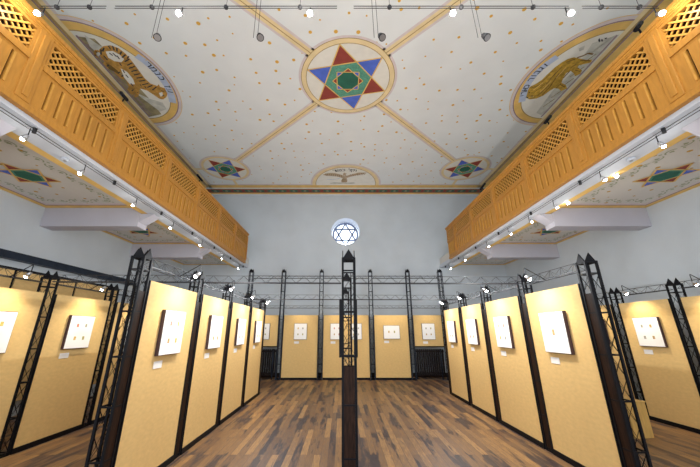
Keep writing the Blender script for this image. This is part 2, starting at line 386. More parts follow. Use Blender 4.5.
for a, b in (((300, 318), (306, 322)), ((280, 314), (286, 308)), ((226, 244), (234, 240)), ((240, 258), (246, 252)), ((184, 218), (190, 212)), ((138, 160), (146, 164)), ((134, 174), (142, 174)), ((268, 178), (262, 188)), ((232, 204), (240, 216)), ((246, 232), (252, 244)), ((312, 288), (318, 296)), ((330, 296), (336, 304))):
    a, b = T([a, b]); P.line(a, b, .024, M['ink'], 8)
for a, b in (((188, 138), (198, 152)), ((205, 138), (212, 156)), ((222, 146), (222, 160)), ((240, 160), (234, 172)), ((256, 172), (242, 184)), ((270, 190), (252, 200)), ((282, 204), (262, 214)), ((292, 218), (268, 226)), ((302, 232), (278, 238)), ((312, 246), (288, 252)), ((322, 260), (298, 264)), ((332, 272), (308, 276)), ((344, 284), (320, 290)), ((360, 292), (340, 300)), ((376, 298), (360, 310)), ((192, 166), (206, 176)), ((206, 166), (220, 180)), ((222, 176), (232, 190)), ((172, 146), (166, 160)), ((160, 152), (160, 172)), ((276, 284), (286, 296)), ((256, 250), (266, 262)), ((170, 176), (186, 194)), ((394, 312), (404, 316)), ((398, 330), (406, 332))):
    a, b = T([a, b]); P.line(a, b, .028, M['ink'], 7)
sc = T([(298, 176), (330, 198), (362, 226), (392, 258), (416, 292), (432, 325), (440, 360)])
P.path(sc, .17, M['scroll'], 6)
tx = T([(335, 203), (352, 217), (378, 243), (402, 272), (420, 300), (430, 320)])[::-1]
arc_text(P, 'עז כנמר', tx, .22, (CX, LY))
P.build('tiger_painting', ceil, 'half-oval painting of a tiger with a lettered scroll')
# right: lion
P = lunette(1, BX1); T = lambda pts: Z(pts, 500, 15, 4.064)
P.poly([(BX1-.02, LY-1.22), (BX1-.42, LY-1.02), (BX1-.30, LY-.3), (BX1-.38, LY+.3), (BX1-.3, LY+1.08), (BX1-.02, LY+1.22)], M['rock'], 3)
for k in range(6):
    y0 = LY-1.1+.33*k; P.line((BX1-.14, y0), (BX1-.26, y0+.3), .025, M['olive'], 4)
P.line((BX1-.06, LY-1.2), (BX1-.06, LY+1.25), .03, M['mauve'], 4)
P.poly(T([(370, 120), (440, 95), (480, 75), (430, 120), (395, 160), (375, 170)]), M['rock'], 4)
P.poly(T([(320, 135), (345, 122), (340, 140), (322, 147)]), M['rock'], 4)
FP = lambda pts: [on_z(a, b, ZC) for a, b in pts]
P.poly(FP([(525.5, 96), (526.5, 91), (530, 86.5), (536, 83.5), (542, 79.5), (548, 73.5), (555, 67), (562, 62), (568, 58.6), (574, 57), (580, 58.4), (586, 59.6), (592, 59.2), (591, 62.2), (585, 63.6), (579, 65), (577.5, 67), (582, 70), (580.5, 73.5), (575, 76), (573.5, 73), (570.5, 70.6), (566, 73), (563, 78), (561.5, 82.5), (566, 85), (567, 88.2), (561, 91), (558.5, 88.5), (554, 88), (549, 91), (543, 95.5), (536, 98.4), (529, 99.2)]), M['lion'], 5)
P.path(FP([(577, 57.5), (583, 55.5), (588, 53), (593, 54)]), .035, M['liondark'], 5)
strokes = [((531, 88), (540, 84)), ((534, 92), (545, 84)), ((537, 96), (549, 85)), ((542, 95), (552, 84)), ((541, 82), (550, 74)), ((546, 84), (556, 72)), ((550, 86), (559, 73)), ((553, 76), (562, 66)), ((566, 62), (575, 59)), ((570, 68), (576, 64)), ((560, 84), (565, 87)), ((575, 70), (580, 71)), ((580, 60), (590, 60.5)), ((556, 88), (561, 83)), ((563, 78), (570, 70.5))]
for a, b in strokes: a, b = FP([a, b]); P.line(a, b, .022, M['liondark'], 6)
for a, b in (((533, 90), (543, 82.5)), ((540, 92), (551, 81)), ((556, 78), (566, 67)), ((528.5, 97), (534, 96.5))): a, b = FP([a, b]); P.line(a, b, .02, M['gold'], 6)
for c in ((528.6, 92.2), (531.5, 95.6)): a, b = FP([c, (c[0]+1.1, c[1]+.4)]); P.line(a, b, .03, M['ink'], 7)
a, b = FP([(526, 96.5), (528, 97.8)]); P.line(a, b, .03, M['ink'], 7)
sc = T([(232, 168), (200, 190), (168, 215), (140, 242), (115, 275), (98, 308), (88, 352)])
P.path(sc, .16, M['scroll'], 6)
tx = T([(196, 194), (182, 204), (160, 222), (138, 244), (116, 274), (100, 304), (90, 332)])
arc_text(P, 'וגבור כארי', tx, .20, (CX, LY))
P.poly(T([(398, 100), (404, 92), (408, 104), (402, 110)]), M['ink'], 7)
P.poly(T([(410, 98), (416, 96), (418, 106), (412, 106)]), M['ink'], 7)
P.poly(T([(422, 92), (436, 90), (430, 97)]), M['ink'], 7)
P.build('lion_painting', ceil, 'half-oval painting of a golden lion with a lettered scroll')
# far: eagle
P = Paint(ZC); ex = 0.15; ea, eb = 1.36, 1.58
def rg(r0, r1, m, l): P.ring(ex, 11.14, r0, r1, m, l, PI, 2*PI, ax=ea, ay=eb, n=40)
rg(0, .9, M['cream'], 2); rg(.9, 1.0, M['goldpale'], 4); rg(1.0, 1.05, M['pink'], 3); rg(.89, .905, M['brownpaint'], 5)
T = lambda pts: Z(pts, 305, 155, 8.75)
P.poly(T([(150, 172), (185, 160), (225, 155), (270, 158), (320, 172), (345, 182), (370, 178), (420, 165), (470, 152), (548, 152), (500, 168), (450, 176), (400, 188), (365, 200), (372, 225), (362, 238), (318, 238), (316, 222), (330, 202), (290, 188), (240, 180), (190, 180)]), M['eagle'], 5)
for k in range(9):
    a, b = T([(180+17*k, 160+1.5*k), (186+17*k, 180+1.5*k)]); P.line(a, b, .02, M['liondark'], 6)
    a, b = T([(400+16*k, 168-1.5*k), (392+16*k, 184-1.5*k)]); P.line(a, b, .02, M['liondark'], 6)
P.poly(T([(215, 245), (250, 236), (300, 240), (380, 240), (430, 238), (445, 246), (420, 252), (230, 252)]), M['rock'], 4)
P.path(T([(190, 210), (230, 214), (290, 206), (310, 196)]), .03, M['scroll'], 4)
P.poly(T([(330, 178), (334, 160), (344, 152), (356, 158), (366, 160), (357, 166), (362, 180)]), M['eagle'], 6)
for k in range(4):
    a, b = T([(328+10*k, 205), (326+11*k, 236)]); P.line(a, b, .018, M['liondark'], 6)
tx = T([(462, 136), (400, 130), (350, 129), (300, 131), (245, 138)])
arc_text(P, 'וקל כנשר', tx, .25, on_z(345, 140, ZC))
P.build('eagle_painting', ceil, 'half-round painting of a spread eagle under lettering')

# cornice on the far wall
mb = MB(); mb.box(XL, XR, YF-.05, YF, ZC-.06, ZC, M['white']); struct(mb.build('trim_1'))

# ------------------------------------------------------------------ galleries: slab, soffit, beams
def leafborder(P, x0, y0, x1, y1):
    a, b = Vector((x0, y0)), Vector((x1, y1)); L = (b-a).length; d = (b-a)/L; nn = Vector((-d.y, d.x)); k = int(L/.2)
    for i in range(k):
        c = a+d*(L*(i+.5)/k); s = 1 if i % 2 else -1
        pr = None
        for j in range(7):
            t = j/6*PI; q = c+d*math.cos(t)*.08+nn*s*math.sin(t)*.055
            if pr: P.line(pr, q, .02, M['leaf'], 3)
            pr = q
        P.poly([c-nn*s*.05, c+d*.035, c+nn*s*.02, c-d*.035], M['leaf'], 3)
        e = c+d*.09+nn*s*.05
        P.poly([e, e+d*.03+nn*s*.02, e+d*.01+nn*s*.05, e-d*.02+nn*s*.02], M['leaf'], 3)
BEAMS = [(0.1, 0.4), (2.92, 3.22), (6.08, 6.38), (8.95, 9.25)]
tn = 2
for nm, g, wx, s in (('left', GL, XL, -1), ('right', GR, XR, 1)):
    mb = MB(); a, b = sorted((g+s*.05, wx))
    mb.box(a, b, YB, YF, ZG+.07, ZG+.32, M['soffit'])
    sf = struct(mb.build('ceiling_gallery_'+nm))
    inn = g+s*.47
    # long white beam under the gallery front
    mb = MB(); a, b = sorted((g+s*.04, inn)); mb.box(a, b, YB, YF, ZG-.06, ZG+.07, M['white'])
    a, b = sorted((inn, inn+s*.15)); mb.box(a, b, YB, YF, ZG-.055, ZG+.07, M['gold'])
    struct(mb.build('trim_%d' % tn)); tn += 1
    for y0, y1 in BEAMS:
        mb = MB(); a, b = sorted((inn+s*.152, wx)); mb.box(a, b, y0, y1, ZG-.36, ZG+.065, M['lilac'])
        q = [inn+s*.07, inn-s*.22]
        # corbel running down from the beam into the front beam
        for_x = sorted(q)
        vv = [(inn+s*.155, ZG-.26), (inn-s*.14, ZG-.065), (inn+s*.155, ZG-.065)]
        for yy in (y0+.02, y1-.02): mb.face([(vx, yy, vz) for vx, vz in vv], M['lilac'])
        mb.face([(vv[0][0], y0+.02, vv[0][1]), (vv[1][0], y0+.02, vv[1][1]), (vv[1][0], y1-.02, vv[1][1]), (vv[0][0], y1-.02, vv[0][1])], M['lilac'])
        struct(mb.build('trim_%d' % tn)); tn += 1
    ed = [(YB, .1), (.4, 2.92), (3.22, 6.08), (6.38, 8.95), (9.25, YF)]
    for y0, y1 in ed[1:]:
        P = Paint(ZG+.07); x0, x1 = sorted((inn+s*.15, wx)); yc = (y0+y1)/2; xc = (x0+x1)/2
        def band(o0, o1, m, l):
            P.poly([(x0+o0, y0+o0), (x1-o0, y0+o0), (x1-o0, y0+o1), (x0+o0, y0+o1)], m, l); P.poly([(x0+o0, y1-o1), (x1-o0, y1-o1), (x1-o0, y1-o0), (x0+o0, y1-o0)], m, l)
            P.poly([(x0+o0, y0+o1), (x0+o1, y0+o1), (x0+o1, y1-o1), (x0+o0, y1-o1)], m, l); P.poly([(x1-o1, y0+o1), (x1-o0, y0+o1), (x1-o0, y1-o1), (x1-o1, y1-o1)], m, l)
        band(0, .13, M['gold'], 1); band(.13, .16, M['mauve'], 1); band(.16, .24, M['pink'], 1)
        o = .38
        leafborder(P, x0+o, y0+o, x1-o, y0+o); leafborder(P, x0+o, y1-o, x1-o, y1-o); leafborder(P, x0+o, y0+o, x0+o, y1-o); leafborder(P, x1-o, y0+o, x1-o, y1-o)
        star(P, xc, yc, .43, -90, 3, inner=False, lw=.075); 
        rr = .19; P.poly([(xc+rr*math.cos(PI/3*k), yc+rr*math.sin(PI/3*k)) for k in range(6)], M['dgreen'], 8)
        P.build('soffit_star_panel', sf, 'painted panel with a star inside a leafy border')

# gallery timber fronts
def gallery(g, s, label, yend):
    root = empty('gallery_front', (g, YB, ZG)); tag(root, label, 'balcony front', 'timber gallery fronts')
    zt = 1.20
    X = lambda a: -a if s < 0 else a
    def bx(mb, a, b, y0, y1, z0, z1, m):
        p, q = sorted((s*a, s*b)); mb.box(p, q, y0, y1, z0, z1, m)
    y1 = yend-YB
    mb = MB(); bx(mb, -.06, .16, 0, y1, zt-.06, zt, M['wood']); bx(mb, -.03, .10, 0, y1, zt-.11, zt-.06, M['wood']); bx(mb, -.045, .02, 0, y1, zt-.075, zt-.06, M['woodlight']); mb.build('handrail', root, bevel=.008)
    mb = MB(); bx(mb, -.035, .06, 0, y1, 0, .07, M['wood']); bx(mb, -.02, .04, 0, y1, .07, .10, M['wood']); mb.build('bottom_rail', root, bevel=.006)
    ym = [1.30+.0+1.43*k for k in range(-1, 9)]        # pilaster centres (local y)
    ym = [k*1.43+1.3 for k in range(-1, 9)]
    hw = .085
    for i, yc in enumerate(ym):
        if yc < 0 or yc > y1+.1: continue
        mb = MB(); bx(mb, -.03, .05, yc-hw, min(yc+hw, y1), .09, zt-.10, M['wood']); bx(mb, -.045, 0, yc-.035, min(yc+.035, y1), .14, zt-.14, M['wood'])
        mb.build('pilaster', root, bevel=.006)
    spans = [(a+hw, b-hw) for a, b in zip(ym[:-1], ym[1:])]
    for a, b in spans:
        a = max(a, 0); b = min(b, y1)
        if b-a < .3: continue
        # boarding with raised battens
        mb = MB(); bx(mb, .012, .03, a, b, .09, .64, M['gapshade'])
        k = 8; w = (b-a)/k
        bx(mb, -.012, .012, a, b, .09, .14, M['wood']); bx(mb, -.012, .012, a, b, .57, .64, M['wood'])
        for j in range(k):
            bx(mb, -.012, .012, a+w*j+.011, a+w*(j+1)-(.011 if j < k-1 else 0), .14, .57, M['wood'])
            if j: bx(mb, -.026, -.0119, a+w*j+.011, a+w*j+.032, .15, .56, M['woodlight'])
        bx(mb, -.03, .03, a, b, .62, .68, M['wood'])
        mb.build('boarding', root)
        mb = MB(); z0, z1 = .72, 1.05; fr = .035
        bx(mb, -.02, .03, a, b, .68, z0, M['wood']); bx(mb, -.02, .03, a, b, z1, zt-.10, M['wood'])
        bx(mb, -.02, .03, a, a+fr, z0, z1, M['wood']); bx(mb, -.02, .03, b-fr, b, z0, z1, M['wood'])
        a2, b2 = a+fr, b-fr; sp = .102; hh = z1-z0
        for sg in (1, -1):
            c = -hh
            while c < (b2-a2)+.001:
                p0, p1 = c, c+hh; q0, q1 = max(p0, 0), min(p1, b2-a2)
                if q1-q0 > .01:
                    za, zb = (z0+(q0-p0), z0+(q1-p0)) if sg > 0 else (z1-(q0-p0), z1-(q1-p0))
                    xo = s*(-.004 if sg > 0 else .010)
                    mb.bar((xo, a2+q0, za), (xo, a2+q1, zb), .012, M['woodlight'], h=.022)
                c += sp
        lt = mb.build('lattice_panel', root)
        mb = MB(); bx(mb, .05, .06, a, b, .68, zt-.1, M['gapshade']); bk = mb.build('backing', lt); bk['label'] = 'dark sheet standing in for the shade behind the lattice'  # added dark sheet standing in for the dim gallery interior
    return root
gallery(GL, -1, 'honey-coloured timber gallery front with lattice along the left side, beside the painted tiger', 11.45)
gallery(GR, 1, 'honey-coloured timber gallery front with lattice along the right side, beside the painted lion', 10.75)

# ------------------------------------------------------------------ lattice posts
PW = .155
def make_post(h, infill=None, faces='both'):
    root = empty('lattice_post', (0, 0, 0)); r = PW/2-.011; zt = h-.12
    for sx in (-1, 1):
        for sy in (-1, 1):
            mb = MB(); mb.box(sx*r-.012, sx*r+.012, sy*r-.012, sy*r+.012, 0, zt+.02, M['black']); mb.build('leg', root)
    mb = MB()
    zs = [.04, .45, .9, 1.35, 1.8, zt-.13] if h < 3 else [.04, .5, 1.0, 1.5, 2.0, 2.5, 3.0, zt-.15]
    for z in zs:
        for sx in (-1, 1):
            mb.bar((sx*r, -r, z), (sx*r, r, z), .014, M['black']); mb.bar((-r, sx*r, z), (r, sx*r, z), .014, M['black'])
    for z0, z1 in zip(zs[:-1], zs[1:]):
        k = 2; dz = (z1-z0)/k
        for j in range(k):
            a, b = z0+dz*j, z0+dz*(j+1)
            for sx in (-1, 1):
                mb.bar((sx*r, -r, a), (sx*r, r, b), .0035, M['black']); mb.bar((sx*r, r, a), (sx*r, -r, b), .0035, M['black'])
                mb.bar((-r, sx*r, a), (r, sx*r, b), .0035, M['black']); mb.bar((r, sx*r, a), (-r, sx*r, b), .0035, M['black'])
    mb.build('bracing', root)
    mb = MB()
    for sx in (-1, 1): mb.bar((sx*r, -r, zt), (sx*r, r, zt), .014, M['black']); mb.bar((-r, sx*r, zt), (r, sx*r, zt), .014, M['black'])
    mb.build('top_ring', root)
    for k in range(4):
        mb = MB(); a = k*PI/2; c, sn = math.cos(a), math.sin(a)
        def R(x, y, z): return (x*c-y*sn, x*sn+y*c, z)
        t = .010; A = [R(-r, r+t/2, zt+.01), R(r, r+t/2, zt+.01), R(0, r+t/2, h)]; B = [R(-r, r-t/2, zt+.01), R(r, r-t/2, zt+.01), R(0, r-t/2, h)]
        mb.face(A, M['black']); mb.face(B[::-1], M['black'])
        for i in range(3): j = (i+1) % 3; mb.face([A[i], A[j], B[j], B[i]], M['black'])
        mb.build('gable', root)
    mb = MB(); mb.box(-r-.012, r+.012, -r-.012, r+.012, 0, .018, M['black']); mb.build('foot_plate', root)
    if infill:
        mb = MB()
        if faces == 'x':
            mb.box(r-.004, r+.004, -r+.012, r-.012, .03, infill, M['infill'])
        else:
            for sx in (-1, 1): mb.box(-r+.012, r-.012, sx*r-.004, sx*r+.004, .03, infill, M['infill'])
        mb.build('infill_plate', root)['label'] = 'dark brown infill plate'
    return root
ORD = ['nearest', 'second', 'third', 'fourth', 'fifth', 'sixth']
YP = [3.33, 4.70, 6.05, 7.42, 8.80]
YPR = [3.58, 4.91, 6.30, 7.57, 8.88]
rows = {}
proto = make_post(2.5, 2.02, 'x'); used = [False]
def place(pr, x, y, label, group, flag, rz=0):
    o = pr if not flag[0] else copy_tree(pr); flag[0] = True
    o.location = (x, y, 0); o.rotation_euler = (0, 0, rz); tag(o, label, 'post', group); return o
XLI, XRI, XLO, XRO = -2.19, 2.89, -4.50, 5.85
for i, y in enumerate(YP): place(proto, XLI-PW/2, y, 'black lattice post, %s from the camera in the row left of the aisle' % ORD[i], 'posts of the left aisle row', used)
for i, y in enumerate(YPR): place(proto, XRI+PW/2, y, 'black lattice post, %s from the camera in the row right of the aisle' % ORD[i], 'posts of the right aisle row', used, PI)
p2 = make_post(2.5); u2 = [False]
YLO = [3.33, 4.70, 6.05, 7.42]
YRO = [4.12, 5.38, 6.60, 7.80]
for i, y in enumerate(YLO): place(p2, XLO-PW/2, y, 'black see-through lattice post, %s from the camera in the outer left row' % ORD[i], 'posts of the outer left row', u2)
for i, y in enumerate(YRO): place(p2, XRO+PW/2, y, 'black see-through lattice post, %s from the camera in the outer right row' % ORD[i], 'posts of the outer right row', u2)
p3 = make_post(2.5, 1.25, 'y'); u3 = [False]
place(p3, .075, 3.42, 'tall black lattice post standing nearest, in the middle of the aisle below the round window', 'posts on the aisle centre line', u3)
for i, y in enumerate((4.85, 6.6)): place(p2, .075, y, 'black lattice post on the centre line, %s behind the nearest one' % ['first', 'second'][i], 'posts on the aisle centre line', u2)
p4 = make_post(3.86); u4 = [False]
for ch in p4.children:
    if ch.name.startswith('leg'): ch.data.materials[0] = M['bluesteel']
XF = [-3.45, -2.21, -.77, 1.07, 2.49, 3.72]
for i, x in enumerate(XF): place(p4, x, 11.36, 'tall blue-black lattice post by the far wall, %s from the left' % ['first', 'second', 'third', 'fourth', 'fifth', 'sixth'][i], 'tall posts by the far wall', u4)

# ------------------------------------------------------------------ truss beams
def truss(p, q, label, group, hh=.11, mm='truss'):
    p, q = Vector(p), Vector(q); L = (q-p).length; rz = math.atan2(q.y-p.y, q.x-p.x)
    root = empty('truss_beam', p, rz); tag(root, label, 'beam', group)
    for y, z, w in ((-.045, 0, .011), (.045, 0, .011), (0, hh, .007)):
        mb = MB(); mb.bar((0, y, z), (L, y, z), w, M[mm]); mb.build('chord', root)
    mb = MB(); n = max(2, round(L/.24)); s = L/n
    for i in range(n):
        for y in (-.045, .045):
            mb.bar((s*i, y, 0), (s*(i+.5), 0, hh), .0035, M[mm]); mb.bar((s*(i+.5), 0, hh), (s*(i+1), y, 0), .0035, M[mm])
        mb.bar((s*i, -.045, 0), (s*i, .045, 0), .0035, M[mm])
    mb.build('web', root)
    return root
ZT = 2.31
def rowbeams(x, ys, nm):
    for i, (a, b) in enumerate(zip(ys[:-1], ys[1:])):
        truss((x, a+PW/2+.005, ZT), (x, b-PW/2-.005, ZT), 'thin black truss over the %s, bay %s from the camera' % (nm, ['nearest', 'second', 'third', 'fourth', 'fifth'][i]), 'truss beams over the '+nm)
rowbeams(XLI-PW/2, YP, 'left aisle row'); rowbeams(XRI+PW/2, YPR, 'right aisle row')
rowbeams(XLO-PW/2, YLO, 'outer left row'); rowbeams(XRO+PW/2, [2.9]+YRO, 'outer right row')
g = 'truss beams crossing the aisle'
hw = PW/2+.01
truss((XLI+.01, 4.78, ZT+.02), (.075-hw, 4.85, ZT+.02), 'thin black truss crossing the near aisle left of the centre post', g)
truss((.075+hw, 4.85, ZT+.02), (XRI-.01, 4.88, ZT+.02), 'thin black truss crossing the near aisle right of the centre post', g)
truss((XLO+.01, 4.70, ZT+.02), (XLI-PW-.01, 4.74, ZT+.02), 'thin black truss linking the outer left row to the left aisle row', g)
truss((XLI+.01, 7.42, ZT+.02), (XRI-.01, 7.55, ZT+.02), 'long thin black truss crossing the aisle in front of the far boards', g)
g = 'truss beams between the tall far posts'
for i, (a, b) in enumerate(zip(XF[:-1], XF[1:])):
    truss((a+hw, 11.36, 3.50), (b-hw, 11.36, 3.50), 'upper truss between tall far posts, bay %d words' % i if False else 'upper truss between tall far posts, %s bay from the left' % ORD[i].replace('nearest', 'first'), g)
    if i in (0, 1, 2, 3, 4): truss((a+hw, 11.36, 2.40), (b-hw, 11.36, 2.40), 'lower truss between tall far posts, %s bay from the left' % ORD[i].replace('nearest', 'first'), g, hh=.09)

# ------------------------------------------------------------------ boards, pictures, captions
TOPB = 2.15
def panel(name_lbl, p, rz, wd, z0=.0, group='mustard display boards', base=True, z1=TOPB):
    """local frame: x along the board, +y is the face side"""
    root = empty('display_board', (p[0], p[1], 0), rz); tag(root, name_lbl, 'display board', group)
    mb = MB(); mb.box(-wd/2, wd/2, -.045, 0, z0+.07, z1, M['board']); mb.build('board', root)
    mb = MB(); mb.box(-wd/2, wd/2, -.06, .012, z0+(.0 if base else .03), z0+.07, M['black']); mb.build('bottom_rail', root)['label'] = 'black bottom rail'
    for s in (-1, 1):
        mb = MB(); mb.box(s*wd/2-.006, s*wd/2+.006, -.055, .008, z0+.07, z1, M['black']); mb.build('edge_strip', root)
    return root
def place_local(o, p, rz, dx, z):
    c, s = math.cos(rz), math.sin(rz); o.location = (p[0]+dx*c, p[1]+dx*s, z); o.rotation_euler = (0, 0, rz)
def picture(p, rz, dx, lbl, stamps='4', w=.50, h=.53, zc=1.585, cap=True, where='', cside=1, grp='framed stamp sheets'):
    root = empty('picture_frame', (0, 0, 0)); place_local(root, p, rz, dx, zc); tag(root, lbl, 'picture', grp)
    d = .045
    mb = MB(); mb.box(-w/2, w/2, .001, d, -h/2, h/2, M['frame']); mb.build('frame', root, bevel=.003)
    mb = MB(); mb.box(-w/2+.008, w/2-.008, d, d+.003, -h/2+.008, h/2-.008, M['mount']); mb.build('mount', root)
    lay = {'1': [(0, 0)], '2': [(-.1, .01), (.1, .01)], '4': [(-.085, .105), (.085, .105), (-.085, -.10), (.085, -.10)]}[stamps]
    for a, b in lay:
        mb = MB(); sw, sh = (.04, .055) if stamps == '4' else (.045, .075)
        mb.box(-sw/2, sw/2, -.001, .001, -sh/2, sh/2, random.choice(STAMPS)); mb.build('stamp', root, loc=(a, d+.0045, b))
    if cap:
        c = empty('x', (0, 0, 0)); bpy.data.objects.remove(c)
        mb = MB(); mb.box(-.085, .085, .001, .006, -.04, .04, M['card']); o = mb.build('caption_card')
        place_local(o, p, rz, dx+cside*(w/2-.10), zc-h/2-.10)
        tag(o, 'small white caption card below '+where, 'caption card', 'caption cards')
def lamp_spot(loc, target, energy, ang=70, col=(1, .84, .58), blend=.9):
    l = bpy.data.lights.new('spot', 'SPOT'); l.energy = energy; l.color = col; l.spot_size = math.radians(ang); l.spot_blend = blend; l.shadow_soft_size = .03
    o = bpy.data.objects.new('spot_lamp', l); COL.objects.link(o); o.location = loc
    o.rotation_euler = (Vector(target)-Vector(loc)).to_track_quat('-Z', 'Y').to_euler(); return o
def lamp_point(loc, energy, col=(1, .95, .86), r=.004):
    l = bpy.data.lights.new('point_light', 'POINT'); l.energy = energy; l.color = col; l.shadow_soft_size = r
    o = bpy.data.objects.new('point_lamp', l); COL.objects.link(o); o.location = loc; return o
# spotlight fitting: small shade, bulb, arm
def make_spot():
    root = empty('spotlight', (0, 0, 0))
    mb = MB(); mb.tube((0, 0, .10), (0, 0, .0), .006, .006, M['cable']); mb.build('arm', root)
    mb = MB(); mb.tube((0, 0, 0), (.045, 0, -.045), .018, .032, M['chrome'], 12); mb.build('shade', root)
    mb = MB(); mb.ball((.05, 0, -.052), .024, M['bulb']); mb.build('bulb', root)
    return root
sp0 = make_spot(); usp = [False]
def spot(loc, rz, label, group, scale=1.0):
    o = sp0 if not usp[0] else copy_tree(sp0); usp[0] = True
    o.location = loc; o.rotation_euler = (0, 0, rz); o.scale = (scale,)*3; tag(o, label, 'spotlight', group); return o

SPOTE = 36
def row_panels(face_x, ys, facing, rownm, pics, first=0, cs=1):
    rz = -PI/2 if facing > 0 else PI/2      # +y local -> +x world when rz=-90
    for i, (a, b) in enumerate(zip(ys[:-1], ys[1:])):
        yc = (a+b)/2; wd = b-a-PW-.04; bay = ['nearest', 'second', 'third', 'fourth', 'fifth'][i]
        panel('mustard display board, %s from the camera in the %s' % (bay, rownm), (face_x, yc), rz, wd, group='boards of the '+rownm)
        st = pics[i]
        # the visual left of the face (seen from in front) is local +x
        picture((face_x, yc), rz, 0, 'white frame with %s on the %s board of the %s' % ({'1': 'a single stamp', '4': 'four small stamps', '2': 'two stamps'}[st], bay, rownm), st, where='the picture on the %s board of the %s' % (bay, rownm), cside=1, grp='frames of the '+rownm)
        bx = face_x+facing*.30
        spot((bx-facing*.05, yc+.05, 2.36), 0 if facing < 0 else PI, 'small lit spotlight above the %s board of the %s' % (bay, rownm), 'spotlights over the '+rownm)
        truss_arm = MB(); truss_arm.bar((face_x-facing*.02, yc+.05, 2.303), (bx-facing*.052, yc+.05, 2.470), .008, M['black'])
        tag(truss_arm.build('lamp_bracket'), 'thin black bracket arm over the %s board of the %s' % (bay, rownm), 'bracket', 'bracket arms of the '+rownm)
        lamp_spot((bx+facing*.12, yc+.05, 2.30), (face_x, yc, 1.4), SPOTE, 105)
        if 'aisle' in rownm: lamp_point((bx+facing*.27, yc+.05, 2.40), 30, (.96, .98, 1), .004)
row_panels(XLI, YP, 1, 'left aisle row', '4444')
row_panels(XRI, YPR, -1, 'right aisle row', '1444')
row_panels(XLO, YLO, 1, 'outer left row', '444')
row_panels(XRO, [2.9]+YRO, -1, 'outer right row', '4444')
# boards along the far wall
mb = MB()
for sx in (-1, 1): mb.box(sx*.118-.02, sx*.118+.02, -.012, .012, 1.23, 2.07, M['black'])
for z in (1.23, 2.05): mb.box(-.098, .098, -.012, .012, z, z+.02, M['black'])
tag(mb.build('hanging_rack', loc=(.095, 4.755, 0)), 'narrow dark open rack fixed to the second centre post, behind the nearest one', 'rack')
g = 'boards by the far wall'
def farboard(i, x0, x1, z0, nm):
    xc = (x0+x1)/2; panel('mustard display board by the far wall, '+nm, (xc, 11.36), PI, x1-x0-PW-.04, z0=z0, group=g, base=z0 == 0)
    return xc
nm = ['short far-left one above a radiator', 'left of the middle', 'behind the centre post', 'right of the middle with two-stamp picture', 'short far-right one above a radiator']
for i in range(5):
    xc = farboard(i, XF[i], XF[i+1], 1.02 if i in (0, 4) else 0, nm[i])
    fy = 11.36
    if i == 2:
        picture((0, fy), PI, .19, 'white frame with four stamps seen just left of the centre post', '4', w=.46, h=.55, where='the frame just left of the centre post', grp='frames by the far wall')
        picture((0, fy), PI, -.50, 'white frame with four stamps seen just right of the centre post', '4', w=.42, h=.55, cap=False, grp='frames by the far wall')
    elif i == 3:
        picture((xc, fy), PI, 0, 'wide white frame with two stamps on the far board right of the middle', '2', w=.58, h=.46, zc=1.56, where='the wide two-stamp frame by the far wall', grp='frames by the far wall')
    else:
        picture((xc, fy), PI, 0, 'white four-stamp frame on the far board, %s' % nm[i], '4', w=.46, h=.55, where='the far board picture, '+nm[i].split(' above')[0], grp='frames by the far wall')
    for dx in ((-.3, .3) if i in (2, 3) else (0,)):
        lamp_spot((xc+dx, fy-.55, 2.55), (xc+dx, fy, 1.5), 16, 85)
# radiators below the short boards
for x0, x1, lb in ((XF[0], XF[1], 'dark ribbed radiator below the short far board on the left'), (XF[4], XF[5], 'dark ribbed radiator below the short far board on the right')):
    r = empty('radiator', ((x0+x1)/2, 11.50, 0)); tag(r, lb, 'radiator', 'radiators by the far wall'); wd = x1-x0-.18; n = 14
    for k in range(n):
        mb = MB(); xk = -wd/2+wd*(k+.5)/n; mb.box(xk-.022, xk+.022, -.06, .06, .12, .98, M['radiator']); mb.build('column', r, bevel=.015)
    mb = MB(); mb.box(-wd/2, wd/2, -.03, .03, .16, .22, M['radiator']); mb.box(-wd/2, wd/2, -.03, .03, .88, .94, M['radiator']); mb.build('manifold', r)
    mb = MB(); mb.tube((wd/2-.14, -.10, .0), (wd/2-.14, -.10, 1.0), .02, .02, M['bluesteel']); mb.build('pipe', r); mb = MB(); mb.tube((-wd/2+.06, 0, 0), (-wd/2+.06, 0, .14), .015, .015, M['radiator']); mb.build('pipe', r)
mb = MB()
mb.box(XL, XR, YF-.02, YF-.0005, 0, .14, M['infill']); struct(mb.build('baseboard_far'))

# boards against the left wall with a dark rail above
pz = [1.6, 3.0, 4.4, 5.8, 7.2, 8.6]
for i, (a, b) in enumerate(zip(pz[:-1], pz[1:])):
    mb = MB(); mb.box(-.03, .02, -(b-a)/2+.03, (b-a)/2-.03, .3, 2.72, M['board'])
    root = empty('display_board', (XL+.12, (a+b)/2, 0)); tag(root, 'tall beige board hung against the left wall, %s from the camera' % ORD[i], 'display board', 'boards against the left wall')
    mb.build('board', root)
    mb = MB(); mb.box(-.03, .03, (b-a)/2-.03, (b-a)/2-.002, .3, 2.74, M['black']); mb.box(-.03, .03, -(b-a)/2+.03, (b-a)/2-.002, 2.72, 2.77, M['black']); mb.build('frame', root)
mb = MB(); mb.box(XL+.005, XL+.16, YB, 9.2, 2.92, 3.06, M['bluesteel']); tag(mb.build('wall_rail'), 'long dark rail fixed along the left wall above the boards', 'rail')

# pine plinth on the right
r = empty('pine_plinth', (4.72, 5.62, 0), .12); tag(r, 'small pale pine box standing on the floor behind the nearest right aisle posts', 'box')
mb = MB(); mb.box(-.17, .17, -.17, .17, 0, .50, M['pine']); mb.build('carcass', r, bevel=.004)
mb = MB(); mb.box(-.18, .18, -.18, .18, .50, .52, M['pine']); mb.build('top', r, bevel=.004)

